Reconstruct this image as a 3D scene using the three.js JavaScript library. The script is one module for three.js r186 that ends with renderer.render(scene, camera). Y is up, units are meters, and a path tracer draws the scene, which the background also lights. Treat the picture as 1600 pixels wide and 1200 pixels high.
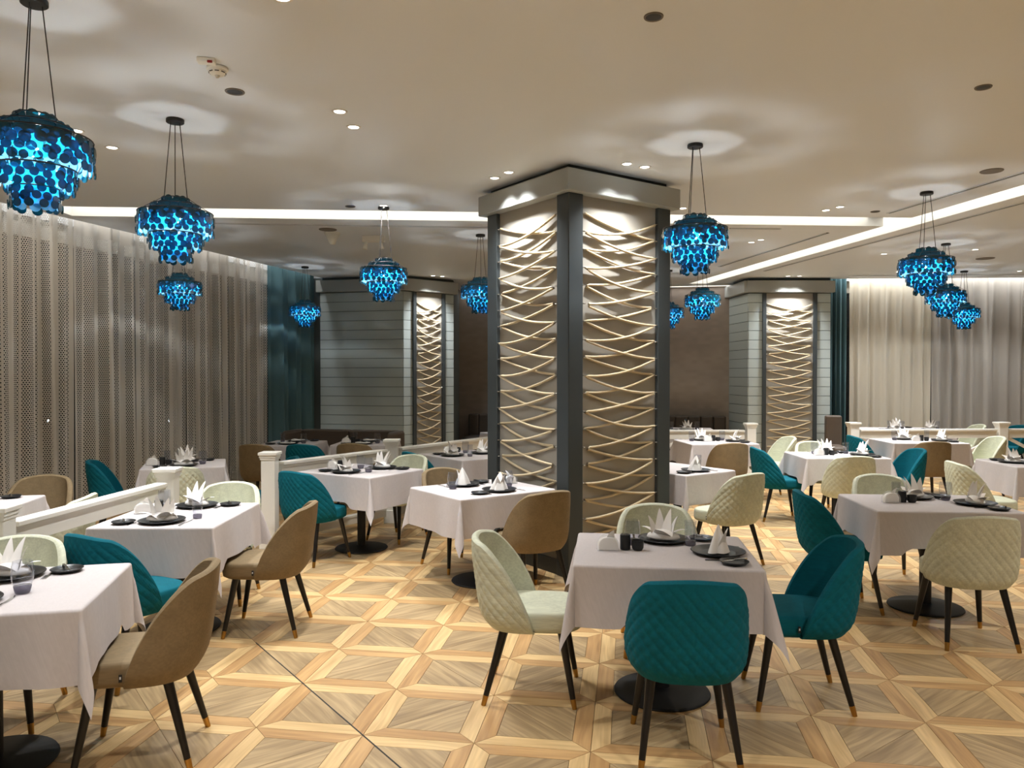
import * as THREE from 'three';
import { RoundedBoxGeometry } from 'three/addons/geometries/RoundedBoxGeometry.js';
import { mergeGeometries } from 'three/addons/utils/BufferGeometryUtils.js';
import { RectAreaLightUniformsLib } from 'three/addons/lights/RectAreaLightUniformsLib.js';

// ---------------------------------------------------------------- camera, exposure, background
const scene = new THREE.Scene();
scene.background = new THREE.Color(0x05060a);            // night outside the windows
const camera = new THREE.PerspectiveCamera(53.13, 4 / 3, 0.05, 60);
camera.position.set(0, 1.6, 0);
camera.rotation.x = -0.0125;
const renderer = new THREE.WebGLRenderer({ antialias: true });
renderer.toneMapping = THREE.LinearToneMapping;
renderer.toneMappingExposure = 1.34;
renderer.shadowMap.enabled = true;
RectAreaLightUniformsLib.init();

// light levels (candela for lamps, nits for panels)
const SPOT = 12, SPOT_FAR = 13, PENDANT = 0.68, COVE = 1.35, WASH_LEFT = 18, WASH_RIGHT = 52, WASH_BACK = 9.0;
const WARM = new THREE.Color(0.97, 0.985, 1.0), COVE_COLOR = new THREE.Color(1.0, 0.92, 0.77), COOL = new THREE.Color(0.86, 0.95, 1.0);
const H = 3.24;                                          // ceiling height

// ---------------------------------------------------------------- helpers
let seedState = 12345;
function rnd() { seedState = (seedState * 1664525 + 1013904223) >>> 0; return seedState / 4294967296; }
const rr = (a, b) => a + (b - a) * rnd();
const D2R = Math.PI / 180;
const used = new Map();
function numbered(name) {
  const n = used.get(name) || 0; used.set(name, n + 1);
  return n ? name + '_' + String(n).padStart(3, '0') : name;
}
function shade(o) { o.traverse(c => { if (c.isMesh) { c.castShadow = true; c.receiveShadow = true; } }); return o; }
function part(name, geo, m, parent) {
  const o = new THREE.Mesh(Array.isArray(geo) ? merge(geo) : geo, m);
  o.name = name; o.castShadow = o.receiveShadow = true; parent.add(o); return o;
}
function thing(name, label, category, x, y, d, turn = 0, group) {   // a Group at the thing's base; d is the distance in front of the viewer's wall
  const o = new THREE.Group(); o.name = numbered(name); scene.add(o);
  o.position.set(x, y, -d); o.rotation.y = turn;
  o.userData = { label, category }; if (group) o.userData.group = group;
  return o;
}
function structure(name, label, geo, m) {
  const o = geo ? new THREE.Mesh(Array.isArray(geo) ? merge(geo) : geo, m) : new THREE.Group();
  o.name = name; o.castShadow = o.receiveShadow = true; scene.add(o);
  o.userData = { kind: 'structure', label, category: name.split('_')[0] };
  return o;
}
function copyOf(root, name, label, group, x, y, d, turn) {
  const r = root.clone(); r.name = numbered(name); scene.add(r);
  r.position.set(x, y, -d); r.rotation.set(0, turn, 0);
  r.userData = { ...root.userData, label, group };
  return r;
}
function merge(list) {
  const g = list.map(q => {
    const p = q.index ? q.toNonIndexed() : q;
    for (const k of Object.keys(p.attributes)) if (!['position', 'normal', 'uv'].includes(k)) p.deleteAttribute(k);
    return p;
  });
  return mergeGeometries(g);
}
function bx(w, h, d, x = 0, y = 0, z = 0, ry = 0) { const g = new THREE.BoxGeometry(w, h, d); if (ry) g.rotateY(ry); g.translate(x, y, z); return g; }
function rb(w, h, d, r, x = 0, y = 0, z = 0) { const g = new RoundedBoxGeometry(w, h, d, 2, r); g.translate(x, y, z); return g; }
function cyl(r0, r1, h, n = 20, x = 0, y = 0, z = 0) { const g = new THREE.CylinderGeometry(r0, r1, h, n); g.translate(x, y, z); return g; }
function lathe(pts, n = 28) { return new THREE.LatheGeometry(pts.map(p => new THREE.Vector2(p[0], p[1])), n); }
function barBetween(a, b, r0, r1, n = 10) {
  const v = new THREE.Vector3().subVectors(b, a), L = v.length();
  const g = new THREE.CylinderGeometry(r1, r0, L, n);
  g.applyQuaternion(new THREE.Quaternion().setFromUnitVectors(new THREE.Vector3(0, 1, 0), v.normalize()));
  g.translate((a.x + b.x) / 2, (a.y + b.y) / 2, (a.z + b.z) / 2);
  return g;
}
function grid(nu, nv, f, uvf) {                          // a sheet of (nu+1)(nv+1) points
  const pos = [], uv = [], idx = [];
  for (let j = 0; j <= nv; j++) for (let i = 0; i <= nu; i++) {
    const p = f(i / nu, j / nv, i, j); pos.push(p[0], p[1], p[2]);
    const q = uvf ? uvf(i / nu, j / nv, p) : [i / nu, j / nv]; uv.push(q[0], q[1]);
  }
  for (let j = 0; j < nv; j++) for (let i = 0; i < nu; i++) {
    const a = j * (nu + 1) + i, b = a + 1, c = a + nu + 1, d = c + 1;
    idx.push(a, b, d, a, d, c);
  }
  const g = new THREE.BufferGeometry();
  g.setAttribute('position', new THREE.Float32BufferAttribute(pos, 3));
  g.setAttribute('uv', new THREE.Float32BufferAttribute(uv, 2));
  g.setIndex(idx); g.computeVertexNormals();
  return g;
}

// ---------------------------------------------------------------- textures
function hash2(x, y, s) { let h = (x * 374761393 + y * 668265263 + s * 974634777) | 0; h = (h ^ (h >>> 13)) * 1274126177 | 0; return ((h ^ (h >>> 16)) >>> 0) / 4294967296; }
function vnoise(x, y, px, py, s) {                       // periodic value noise
  const x0 = Math.floor(x), y0 = Math.floor(y), fx = x - x0, fy = y - y0, u = fx * fx * (3 - 2 * fx), v = fy * fy * (3 - 2 * fy);
  const m = (a, n) => ((a % n) + n) % n;
  const a = hash2(m(x0, px), m(y0, py), s), b = hash2(m(x0 + 1, px), m(y0, py), s), c = hash2(m(x0, px), m(y0 + 1, py), s), d = hash2(m(x0 + 1, px), m(y0 + 1, py), s);
  return a + (b - a) * u + (c - a) * v + (a - b - c + d) * u * v;
}
function tex(w, h, f, srgb = true) {
  const data = new Uint8Array(w * h * 4);
  for (let y = 0; y < h; y++) for (let x = 0; x < w; x++) {
    const c = f(x / w, y / h, x, y), k = (y * w + x) * 4;
    for (let i = 0; i < 3; i++) data[k + i] = Math.max(0, Math.min(255, Math.round(c[i])));
    data[k + 3] = 255;
  }
  const t = new THREE.DataTexture(data, w, h, THREE.RGBAFormat);
  t.wrapS = t.wrapT = THREE.RepeatWrapping; t.magFilter = THREE.LinearFilter; t.minFilter = THREE.LinearFilter;
  if (srgb) t.colorSpace = THREE.SRGBColorSpace;
  t.needsUpdate = true; return t;
}
const lerp3 = (a, b, t) => [a[0] + (b[0] - a[0]) * t, a[1] + (b[1] - a[1]) * t, a[2] + (b[2] - a[2]) * t];
function woodTex(dark, light, streak, s) {               // grain runs along u; one tile is 1 m by 0.5 m
  return tex(512, 256, (u, v) => {
    const warp = vnoise(u * 4, v * 6, 4, 6, s + 7) * 0.06;
    const g1 = vnoise(u * 5, (v + warp) * 34, 5, 34, s), g2 = vnoise(u * 9, (v + warp * .6) * 80, 9, 80, s + 1), g3 = vnoise(u * 3, v * 7, 3, 7, s + 2);
    let t = 0.42 * g1 + 0.28 * g2 + 0.3 * g3;
    const st = Math.max(0, vnoise(u * 4, (v + warp * 1.4) * 20, 4, 20, s + 5) - 0.66) * streak;
    return lerp3(light, dark, Math.min(1, Math.max(0, (t - .2) * 1.4 + st)));
  });
}
const texLight = woodTex([186, 152, 104], [226, 193, 139], 0.8, 11);
const texTan = woodTex([162, 123, 79], [202, 162, 110], 1.0, 23);
const texGrey = woodTex([138, 114, 82], [190, 163, 121], 1.3, 37);
const texPlaster = tex(512, 512, (u, v) => {
  const n = .5 * vnoise(u * 5, v * 5, 5, 5, 3) + .3 * vnoise(u * 13, v * 11, 13, 11, 4) + .2 * vnoise(u * 60, v * 60, 60, 60, 5);
  return lerp3([114, 103, 94], [164, 151, 138], n);
});
const texCloth = tex(256, 256, (u, v) => {
  const n = .5 * vnoise(u * 128, v * 32, 128, 32, 8) + .5 * vnoise(u * 32, v * 128, 32, 128, 9);
  return [236 + 12 * n, 236 + 12 * n, 236 + 12 * n];
});
const texFelt = tex(256, 256, (u, v) => {
  const n = .6 * vnoise(u * 90, v * 90, 90, 90, 18) + .4 * vnoise(u * 14, v * 14, 14, 14, 19);
  const c = 214 + 36 * n; return [c, c, c];
});
const texRope = tex(64, 64, (u, v) => { const t = .5 + .5 * Math.sin((u + v) * Math.PI * 4); return lerp3([176, 156, 122], [238, 222, 188], t); });
const texRopeH = tex(64, 64, (u, v) => { const t = 255 * (.5 + .5 * Math.sin((u + v) * Math.PI * 4)); return [t, t, t]; }, false);
const NETC = 45, NETP = 40;                              // irregular bands of hexagonal net and plain weave, repeating every 1.08 m
const plainBands = [[0, .04], [.13, .16], [.29, .36], [.44, .46], [.58, .65], [.71, .73], [.85, .93]];
const texNet = tex(NETC * NETP, Math.round(NETP * 1.7320508), (u, v) => {
  const X = (u * NETC) % 1, Y = v * 1.7320508; let m = 9;
  for (const [cx, cy] of [[0, 0], [1, 0], [0, 1.7320508], [1, 1.7320508], [.5, .8660254]]) {
    const x = Math.abs(X - cx), y = Math.abs(Y - cy);
    m = Math.min(m, Math.max(x, x * .5 + y * .8660254));
  }
  const c = m < .29 && !plainBands.some(p => u >= p[0] && u < p[1]) ? 0 : 255; return [c, c, c];
}, false);
texNet.repeat.set(1 / 1.08, 1 / .0416);

// ---------------------------------------------------------------- materials
const std = (color, roughness = .8, extra = {}) => new THREE.MeshStandardMaterial({ color, roughness, side: THREE.DoubleSide, ...extra });
const phys = (color, roughness, extra = {}) => new THREE.MeshPhysicalMaterial({ color, roughness, side: THREE.DoubleSide, ...extra });
const M = {
  ceiling: std('#d5d8da', .55), wallBeige: std('#b3aea4', .9), plaster: std('#ffffff', .85, { map: texPlaster }),
  boards: std('#adb7b5', .55), boardsGap: std('#525957', .8),
  post: std('#383e40', .5), cap: std('#9b9d98', .36), panel: std('#9c978d', .6), skirt: std('#2e3231', .5),
  rope: std('#ffffff', .9, { map: texRope, bumpMap: texRopeH, bumpScale: .002 }), steel: std('#b9b7b2', .25, { metalness: 1 }),
  white: std('#e2ded4', .45), woodLight: std('#ffffff', .36, { map: texLight }), woodTan: std('#ffffff', .38, { map: texTan }), woodGrey: std('#ffffff', .4, { map: texGrey }),
  joint: std('#6a5236', .9), jointDark: std('#17130f', .6),
  cloth: std('#cbc3c1', .92, { map: texCloth }), tableMetal: std('#0b0b0c', .6), tableTop: std('#3a2a20', .7),
  teal: phys('#006271', .85, { specularIntensity: .4, map: texFelt, sheen: .12, sheenRoughness: .5, sheenColor: new THREE.Color('#2a8a92') }),
  cream: phys('#d5d7bd', .6, { map: texFelt }), brown: phys('#8b7655', .8, { map: texFelt, sheen: .1, sheenRoughness: .6, sheenColor: new THREE.Color('#b59a72') }),
  leg: std('#0b0706', .38), brass: std('#b48a4a', .32, { metalness: 1 }), tag: std('#0c0c0c', .6), tagPrint: std('#d8d8d8', .6),
  blackCeramic: std('#18191b', .33), blackPot: std('#16181a', .55), napkin: std('#efebe6', .9), paper: std('#f2efe8', .85), cutlery: std('#c9c8c6', .18, { metalness: 1 }),
  glass: phys('#f5f6f9', .03, { transmission: 1, thickness: 0, ior: 1.48 }), glassViolet: phys('#9c99a6', .08, { transmission: .85, thickness: 0, ior: 1.48 }),
  holder: phys('#ffffff', .06, { transmission: .85, thickness: 0, ior: 1.45 }),
  blue: phys(new THREE.Color(0.02, 0.20, 0.27), .13, { transmission: .8, thickness: 0, ior: 1.5 }), blueInner: phys(new THREE.Color(0.10, 0.68, 0.95), .8, { transmission: .92, thickness: 0, ior: 1.5 }),
  black: std('#101010', .45), wire: std('#1b1715', .5), chromeTrim: std('#d9d4cb', .35), dark: std('#2b2926', .6), greyDisc: std('#6f675d', .7),
  bulb: std('#000000', 1, { emissive: new THREE.Color(1, .98, .95), emissiveIntensity: 40 }),
  lens: std('#000000', 1, { emissive: new THREE.Color(1, .95, .85), emissiveIntensity: 6 }),
  cove: std('#000000', 1, { emissive: COVE_COLOR, emissiveIntensity: COVE }),
  wash: std('#000000', 1, { emissive: COVE_COLOR, emissiveIntensity: 1.4 }),
  net: phys('#c3beb5', .9, { alphaMap: texNet, alphaTest: .5 }), netHeader: phys('#c0bab0', .9),
  sheer: phys('#d6cdba', .95, { transmission: .25, thickness: 0 }), sheerGrey: phys('#b3aca2', .95, { transmission: .25, thickness: 0 }),
  tealCurtain: phys('#476469', .9, { sheen: .2, sheenColor: new THREE.Color('#6f9a9c') }),
  windowGlass: phys('#aab4bc', .02, { transmission: .9, thickness: 0, ior: 1.5 }), frame: std('#3a3a3a', .5),
  leather: std('#574b40', .6), leatherDark: std('#3f362e', .6), red: std('#8c1b14', .4), plastic: std('#e0dccf', .5)
};

// ---------------------------------------------------------------- room shell
const seg = (a, b) => ({ L: Math.hypot(b[0] - a[0], b[1] - a[1]), ry: Math.atan2(b[1] - a[1], b[0] - a[0]), mx: (a[0] + b[0]) / 2, md: (a[1] + b[1]) / 2 });
function wallBox(a, b, t, y0, y1, side = 1) {            // a slab whose inner face runs from a to b; thickness t goes to the left (+1) of a->b in plan
  const s = seg(a, b), g = new THREE.BoxGeometry(s.L, y1 - y0, t);
  g.translate(0, (y0 + y1) / 2, -side * t / 2); g.rotateY(s.ry); g.translate(s.mx, 0, -s.md); return g;
}
// left curtain line and other plan points, [x, distance]
const LC = d => -4.77 + (d - 8.166) * 0.287;
const P0 = [-3.26, 13.1], P1 = [-1.806, 12.75], P2 = [-1.027, 13.4];
const BW0 = [-1.1, 15.0], BW1 = [4.06, 14.0];
const R0 = [4.03, 13.1], R1 = [5.42, 13.1];

structure('wall_back', 'brown mottled plaster wall at the back of the room', [wallBox([-2.2, 15.21], [4.6, 13.895], .2, 0, H + .3)], M.plaster);
structure('wall_right', 'plain beige wall on the right, outside the frame', [wallBox([10.6, 14.2], [10.6, -3.2], .2, 0, H + .3)], M.wallBeige);
structure('wall_front', 'plain beige wall behind the viewer', [wallBox([10.8, -3], [-8.6, -3], .2, 0, H + .3)], M.wallBeige);

// window walls behind the curtains: frames with panes, night beyond
function windowWall(name, label, a, b, n) {
  const w = structure(name, label);
  const s = seg(a, b);
  const o = new THREE.Group(); o.name = 'window_frame'; w.add(o); o.position.set(s.mx, 0, -s.md); o.rotation.y = s.ry;
  part('head', bx(s.L, .5, .2, 0, H + .05, -.1), M.wallBeige, o); part('sill', bx(s.L, .14, .2, 0, .07, -.1), M.wallBeige, o);
  for (let i = 0; i <= n; i++) part('mullion', bx(.06, H - .34, .12, -s.L / 2 + s.L * i / n, .14 + (H - .34) / 2, -.1), M.frame, o);
  for (let i = 0; i < n; i++) part('pane', bx(s.L / n - .07, H - .36, .008, -s.L / 2 + s.L * (i + .5) / n, .14 + (H - .34) / 2, -.1), M.windowGlass, o);
  return w;
}
const lw = d => [LC(d) - .26, d];
windowWall('window_1', 'dark night window wall behind the net curtains on the left', lw(-3.2), lw(13.4), 8);
windowWall('window_2', 'dark night window wall behind the sheer curtains on the right', [4.9, 13.68], [10.8, 13.36], 4);

// ceiling with cove slots and curtain pockets cut out
const coveA = { n0: [-4.80, 7.49], n1: [3.93, 8.05], w: .46 };
const lipB = d => 4.43 - (d - 6.64) * 0.170, wB = .32;
const hole = pts => { const p = new THREE.Path(); pts.forEach((q, i) => i ? p.lineTo(q[0], q[1]) : p.moveTo(q[0], q[1])); p.closePath(); return p; };
const outer = new THREE.Shape(); [[-9, -3.2], [10.8, -3.2], [10.8, 15.6], [-9, 15.6]].forEach((q, i) => i ? outer.lineTo(q[0], q[1]) : outer.moveTo(q[0], q[1]));
const aD = x => 7.49 + (x + 4.80) * (0.56 / 8.73);
const xa = lipB(8.06), xb = lipB(8.53), bNear = 0.5, bFar = 13.9;
outer.holes.push(hole([[-4.55, aD(-4.55)], [xa, aD(xa)], [lipB(bNear), bNear], [lipB(bNear) + wB, bNear], [lipB(bFar) + wB, bFar], [lipB(bFar), bFar], [xb, aD(xb) + .46], [-4.55, aD(-4.55) + .46]]));
const pocketL = [[LC(-2.6) + .13, -2.6], [LC(13.2) + .13, 13.2], [LC(13.2) - .2, 13.2], [LC(-2.6) - .2, -2.6]];
outer.holes.push(hole(pocketL.slice().reverse()));
const pocketR = [[5.5, 13.22], [10.5, 12.94], [10.5, 13.26], [5.5, 13.54]];
outer.holes.push(hole(pocketR));
const ceilGeo = new THREE.ExtrudeGeometry(outer, { depth: .1, bevelEnabled: false });
ceilGeo.rotateX(-Math.PI / 2); ceilGeo.translate(0, H, 0);
const ceiling = structure('ceiling', 'off-white plaster ceiling with light coves', ceilGeo, M.ceiling);
part('roof_slab', bx(19.8, .1, 18.8, .9, H + .42, -6.2), M.wallBeige, ceiling);
// inner faces of the pockets (upstands) so that no light leaks
function upstand(pts) { const out = []; for (let i = 0; i < pts.length; i++) { const a = pts[i], b = pts[(i + 1) % pts.length]; const s = seg(a, b), g = new THREE.BoxGeometry(s.L, .32, .01); g.rotateY(s.ry); g.translate(s.mx, H + .21, -s.md); out.push(g); } return out; }
part('pocket_lining', [...upstand(pocketL), ...upstand(pocketR)], M.ceiling, ceiling);

function areaLight(w, h, x, y, d, ry, color, I, tilt = -Math.PI / 2) {
  const l = new THREE.RectAreaLight(color, I, w, h);
  l.rotation.order = 'YXZ'; l.position.set(x, y, -d); l.rotation.y = ry; l.rotation.x = tilt; scene.add(l); return l;
}
function coveStrip(label, a, b, w, off) {                // luminous top of a cove slot
  const s = seg(a, b), nx = -Math.sin(s.ry) * off, nd = Math.cos(s.ry) * off;
  const o = thing('cove_light', label, 'cove light', s.mx + nx, H + .1, s.md + nd, s.ry);
  part('diffuser', bx(s.L, .01, w, 0, .006, 0), M.cove, o);
  part('channel', bx(s.L + .04, .02, w + .04, 0, .025, 0), M.ceiling, o);
  areaLight(s.L, w * .96, s.mx + nx, H + .098, s.md + nd, s.ry, COVE_COLOR, COVE);
}
coveStrip('glowing cove slot running across the ceiling from the left curtains', [-4.54, aD(-4.54)], [3.96, aD(3.96)], .46, .23);
coveStrip('glowing cove slot running diagonally along the right side of the ceiling', [lipB(bFar), bFar], [lipB(bNear), bNear], wB, .16);
// curtain wash strips in the pockets
function washStrip(label, a, b, off, I, w = .05) {
  const s = seg(a, b), nx = -Math.sin(s.ry) * off, nd = Math.cos(s.ry) * off;
  const o = thing('curtain_light', label, 'strip light', s.mx + nx, H + .3, s.md + nd, s.ry);
  part('led_strip', bx(s.L, .012, w, 0, 0, 0), M.wash, o);
  areaLight(s.L, w, s.mx + nx, H + .29, s.md + nd, s.ry, WARM, I);
}
washStrip('hidden warm strip light washing the left curtains from above', [LC(-2.5) + .07, -2.5], [LC(12.8) + .07, 12.8], 0, WASH_LEFT);
washStrip('hidden warm strip light washing the right curtains from above', [5.55, 13.28], [10.45, 13.0], 0, WASH_RIGHT);
{ // small pelmet slot with strip along the back wall
  const a = [-.95, 14.86], b = [4.0, 13.9], s = seg(a, b);
  const o = thing('wall_wash_light', 'slim warm strip light along the top of the brown back wall', 'strip light', s.mx, H - .035, s.md, s.ry);
  part('housing', bx(s.L, .03, .05, 0, .018, .03), M.ceiling, o); part('led_strip', bx(s.L, .008, .04, 0, 0, 0), M.wash, o);
  areaLight(s.L, .04, s.mx, H - .045, s.md, s.ry, WARM, WASH_BACK);
}

// ---------------------------------------------------------------- floor: mitred plank squares
const FA = -8.6 * D2R, CELL = .503, PW = .084, GAP = .0012;
const floor = structure('floor', 'wood-look floor of mitred light and tan planks', bx(20, .1, 19, .9, -.056, -6.2), M.joint);
{
  const ex = [Math.cos(FA), Math.sin(FA)], ez = [-Math.sin(FA), Math.cos(FA)], o0 = [-1.009, 4.457];
  const poly = (pts, uvAxis, uo) => {                    // flat piece with its sides, pts in [x, d]
    const n = pts.length, pos = [], uv = [], nor = [], idx = [], T = .006;
    const ca = Math.cos(uvAxis), sa = Math.sin(uvAxis);
    for (const p of pts) { pos.push(p[0], 0, -p[1]); nor.push(0, 1, 0); uv.push(p[0] * ca + p[1] * sa + uo[0], (-p[0] * sa + p[1] * ca) * 2 + uo[1]); }
    for (let i = 1; i < n - 1; i++) idx.push(0, i, i + 1);
    for (let i = 0; i < n; i++) {
      const a = pts[i], b = pts[(i + 1) % n], k = pos.length / 3, L = Math.hypot(b[0] - a[0], b[1] - a[1]), nx = (b[1] - a[1]) / L, nd = -(b[0] - a[0]) / L;
      for (const [p, y] of [[a, 0], [b, 0], [b, -T], [a, -T]]) { pos.push(p[0], y, -p[1]); nor.push(nx, 0, -nd); uv.push(uo[0], uo[1]); }
      idx.push(k, k + 2, k + 1, k, k + 3, k + 2);
    }
    const g = new THREE.BufferGeometry();
    g.setAttribute('position', new THREE.Float32BufferAttribute(pos, 3)); g.setAttribute('normal', new THREE.Float32BufferAttribute(nor, 3)); g.setAttribute('uv', new THREE.Float32BufferAttribute(uv, 2)); g.setIndex(idx);
    return g;
  };
  const inside = (x, d) => d > -2.9 && d < 15.3 && x < 10.5 && x > LC(d) - .2;
  const seen = (x, d) => d > 2.9 && Math.abs(x / d) < .68;
  const planks = [], panels = [], rest = { l: [], t: [], g: [] };
  for (let j = -18; j < 24; j++) for (let i = -16; i < 26; i++) {
    const c = [o0[0] + (i + .5) * CELL * ex[0] + (j + .5) * CELL * ez[0], o0[1] + (i + .5) * CELL * ex[1] + (j + .5) * CELL * ez[1]];
    if (!inside(c[0], c[1])) continue;
    const W = (u, v) => [c[0] + u * ex[0] + v * ez[0], c[1] + u * ex[1] + v * ez[1]];
    const h = CELL / 2 - GAP, q = CELL / 2 - PW, even = ((i + j) & 1) === 0;   // even: planks across light, others tan
    const add = (pts, axis, key, list, name) => {
      const piece = { g: poly(pts, axis, [rnd() * 4, rnd() * 4]), key, c, name };
      if (seen(c[0], c[1])) list.push(piece); else rest[key].push(piece.g);
    };
    const lr = even ? 't' : 'l', tb = even ? 'l' : 't', m = GAP * 1.4;
    add([W(-h, -h + m), W(-q - GAP, -q), W(-q - GAP, q), W(-h, h - m)], FA + Math.PI / 2, lr, planks, 'plank');
    add([W(h, h - m), W(q + GAP, q), W(q + GAP, -q), W(h, -h + m)], FA + Math.PI / 2, lr, planks, 'plank');
    add([W(-h + m, h), W(-q, q + GAP), W(q, q + GAP), W(h - m, h)], FA, tb, planks, 'plank');
    add([W(h - m, -h), W(q, -q - GAP), W(-q, -q - GAP), W(-h + m, -h)], FA, tb, planks, 'plank');
    const k = q - GAP;
    if (even) { // joint from far left to near right
      add([W(-k, k - m), W(-k, -k), W(k - m, -k)], FA - Math.PI / 4, 'g', panels, 'corner_panel');
      add([W(k, -k + m), W(k, k), W(-k + m, k)], FA - Math.PI / 4, 'g', panels, 'corner_panel');
    } else {
      add([W(k - m, k), W(-k, k), W(-k, -k + m)], FA + Math.PI / 4, 'g', panels, 'corner_panel');
      add([W(-k + m, -k), W(k, -k), W(k, k - m)], FA + Math.PI / 4, 'g', panels, 'corner_panel');
    }
  }
  const mats = { l: M.woodLight, t: M.woodTan, g: M.woodGrey };
  for (const list of [planks, panels]) {
    list.sort((a, b) => a.c[1] - b.c[1]);
    list.forEach((p, i) => { if (i < 298) part(p.name, p.g, mats[p.key], floor); else rest[p.key].push(p.g); });
  }
  for (const [k, n] of [['l', 'light_planks'], ['t', 'tan_planks'], ['g', 'corner_panels']]) part(n, rest[k], mats[k], floor).userData.kind = 'stuff';
  // dark movement joint along a diagonal of the grid
  const node = (i, j) => [o0[0] + i * CELL * ex[0] + j * CELL * ez[0], o0[1] + i * CELL * ex[1] + j * CELL * ez[1]];
  const a = node(-1.05, .05), b = node(3.4, -4.4), s = seg(a, b);
  const g = bx(s.L, .007, .007, 0, -.0028, 0, s.ry); g.translate(s.mx, 0, -s.md);
  part('movement_joint', g, M.jointDark, floor);
}

// ---------------------------------------------------------------- rope panels, pillar and pilasters
function ropeGeo(w, ys, first, z) {                       // zigzag rope between hook rows at x = -w/2 and +w/2
  const pts = []; let side = first;
  for (let k = 0; k < ys.length - 1; k++) {
    const xa = side * w / 2, xb = -xa, n = 9, sag = .035 + .012 * Math.sin(k * 2.3 + first);
    for (let i = 0; i < n; i++) {
      const t = i / n, x = xa + (xb - xa) * t;
      pts.push(new THREE.Vector3(x, ys[k] + (ys[k + 1] - ys[k]) * t - sag * 4 * t * (1 - t), z + (side > 0 ? .010 : .002) * Math.sin(Math.PI * t)));
    }
    side = -side;
  }
  pts.push(new THREE.Vector3(side * w / 2, ys[ys.length - 1], z));
  const curve = new THREE.CatmullRomCurve3(pts, false, 'catmullrom', .5);
  const g = new THREE.TubeGeometry(curve, pts.length * 2, .0105, 7, false);
  const L = curve.getLength(), uv = g.attributes.uv;
  for (let i = 0; i < uv.count; i++) uv.setXY(i, uv.getX(i) * L / .035, uv.getY(i) * 2);
  return g;
}
function hookGeo(s) { const g = new THREE.TorusGeometry(.012, .0035, 6, 12); g.rotateX(Math.PI / 2); return merge([g, barBetween(new THREE.Vector3(s * .012, 0, 0), new THREE.Vector3(s * .04, 0, 0), .003, .003, 6)]); }
const hookL = hookGeo(-1), hookR = hookGeo(1);
function ropeFace(parent, w, top, bottom, step, z) {
  const ys = []; for (let y = top; y > bottom; y -= step) ys.push(y);
  part('rope', ropeGeo(w, ys.slice(0), -1, z), M.rope, parent);
  part('rope', ropeGeo(w, ys.map(y => y - .012), 1, z + .012), M.rope, parent);
  for (const y of ys) for (const s of [-1, 1]) part('hook', s < 0 ? hookL : hookR, M.steel, parent).position.set(s * (w / 2 + .012), y - .006, z + .01);
}
{
  const W = 1.14, h = W / 2, pw = .15;
  const o = thing('pillar', 'large square grey pillar laced with rope, in the middle of the room', 'pillar', .573, 0, 6.775, 35.5 * D2R);
  part('core', bx(W - .07, H - .04, W - .07, 0, (H - .04) / 2, 0), M.panel, o);
  for (const sx of [-1, 1]) for (const sz of [-1, 1]) part('corner_post', rb(pw, 3.02, pw, .008, sx * (h - pw / 2), 1.51, sz * (h - pw / 2)), M.post, o);
  const skirtH = .12;
  for (const [sx, sz] of [[0, 1], [0, -1], [1, 0], [-1, 0]]) part('skirting', sx ? bx(.04, skirtH, W - 2 * pw, sx * (h - .035), skirtH / 2, 0) : bx(W - 2 * pw, skirtH, .04, 0, skirtH / 2, sz * (h - .035)), M.skirt, o);
  part('capital', [rb(W + .12, .175, W + .12, .01, 0, 3.105, 0)], M.cap, o);
  part('shadow_gap', bx(W - .05, H - 3.19, W - .05, 0, (H + 3.19) / 2, 0), M.skirt, o);
  for (let f = 0; f < 2; f++) {
    const g = new THREE.Group(); g.name = 'rope_panel'; o.add(g); g.rotation.y = f ? -Math.PI / 2 : 0;
    ropeFace(g, W - 2 * pw - .06, 2.88, .2, .1425, h - .022);
  }
}
// left pilaster block with boards and one rope panel
function boardRows(parent, a, b, y0, y1, n, m, t = .014) { // boards on the face from a to b, facing the room
  const s = seg(a, b), hgt = (y1 - y0) / n;
  const g = new THREE.BoxGeometry(s.L, hgt - .008, t); g.translate(0, 0, t / 2);
  for (let i = 0; i < n; i++) { const p = part('board', g, m, parent); p.rotation.y = s.ry; p.position.set(s.mx, y0 + hgt * (i + .5), -s.md); }
}
function prism(pts, y0, y1) {
  const sh = new THREE.Shape(); pts.forEach((q, i) => i ? sh.lineTo(q[0], q[1]) : sh.moveTo(q[0], q[1]));
  const g = new THREE.ExtrudeGeometry(sh, { depth: y1 - y0, bevelEnabled: false }); g.rotateX(-Math.PI / 2); g.translate(0, y0, 0); return g;
}
const mixP = (a, b, t) => [a[0] + (b[0] - a[0]) * t, a[1] + (b[1] - a[1]) * t];
function pilasterFace(w, a, b, f0, f1) {                  // boards either side of a rope panel on the face from a to b
  const s = seg(a, b);
  boardRows(w, a, mixP(a, b, f0), .12, 2.98, 18, M.boards); boardRows(w, mixP(a, b, f1), b, .12, 2.98, 18, M.boards);
  const o = new THREE.Group(); o.name = 'rope_panel'; w.add(o); const c = mixP(a, b, (f0 + f1) / 2); o.position.set(c[0], 0, -c[1]); o.rotation.y = s.ry;
  const pw = s.L * (f1 - f0);
  part('back_panel', bx(pw - .1, 2.9, .01, 0, 1.53, .004), M.panel, o);
  for (const k of [-1, 1]) part('edge_post', bx(.06, 2.9, .05, k * (pw / 2 - .03), 1.53, .025), M.post, o);
  ropeFace(o, pw - .17, 2.8, .3, .142, .022);
}
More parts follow.
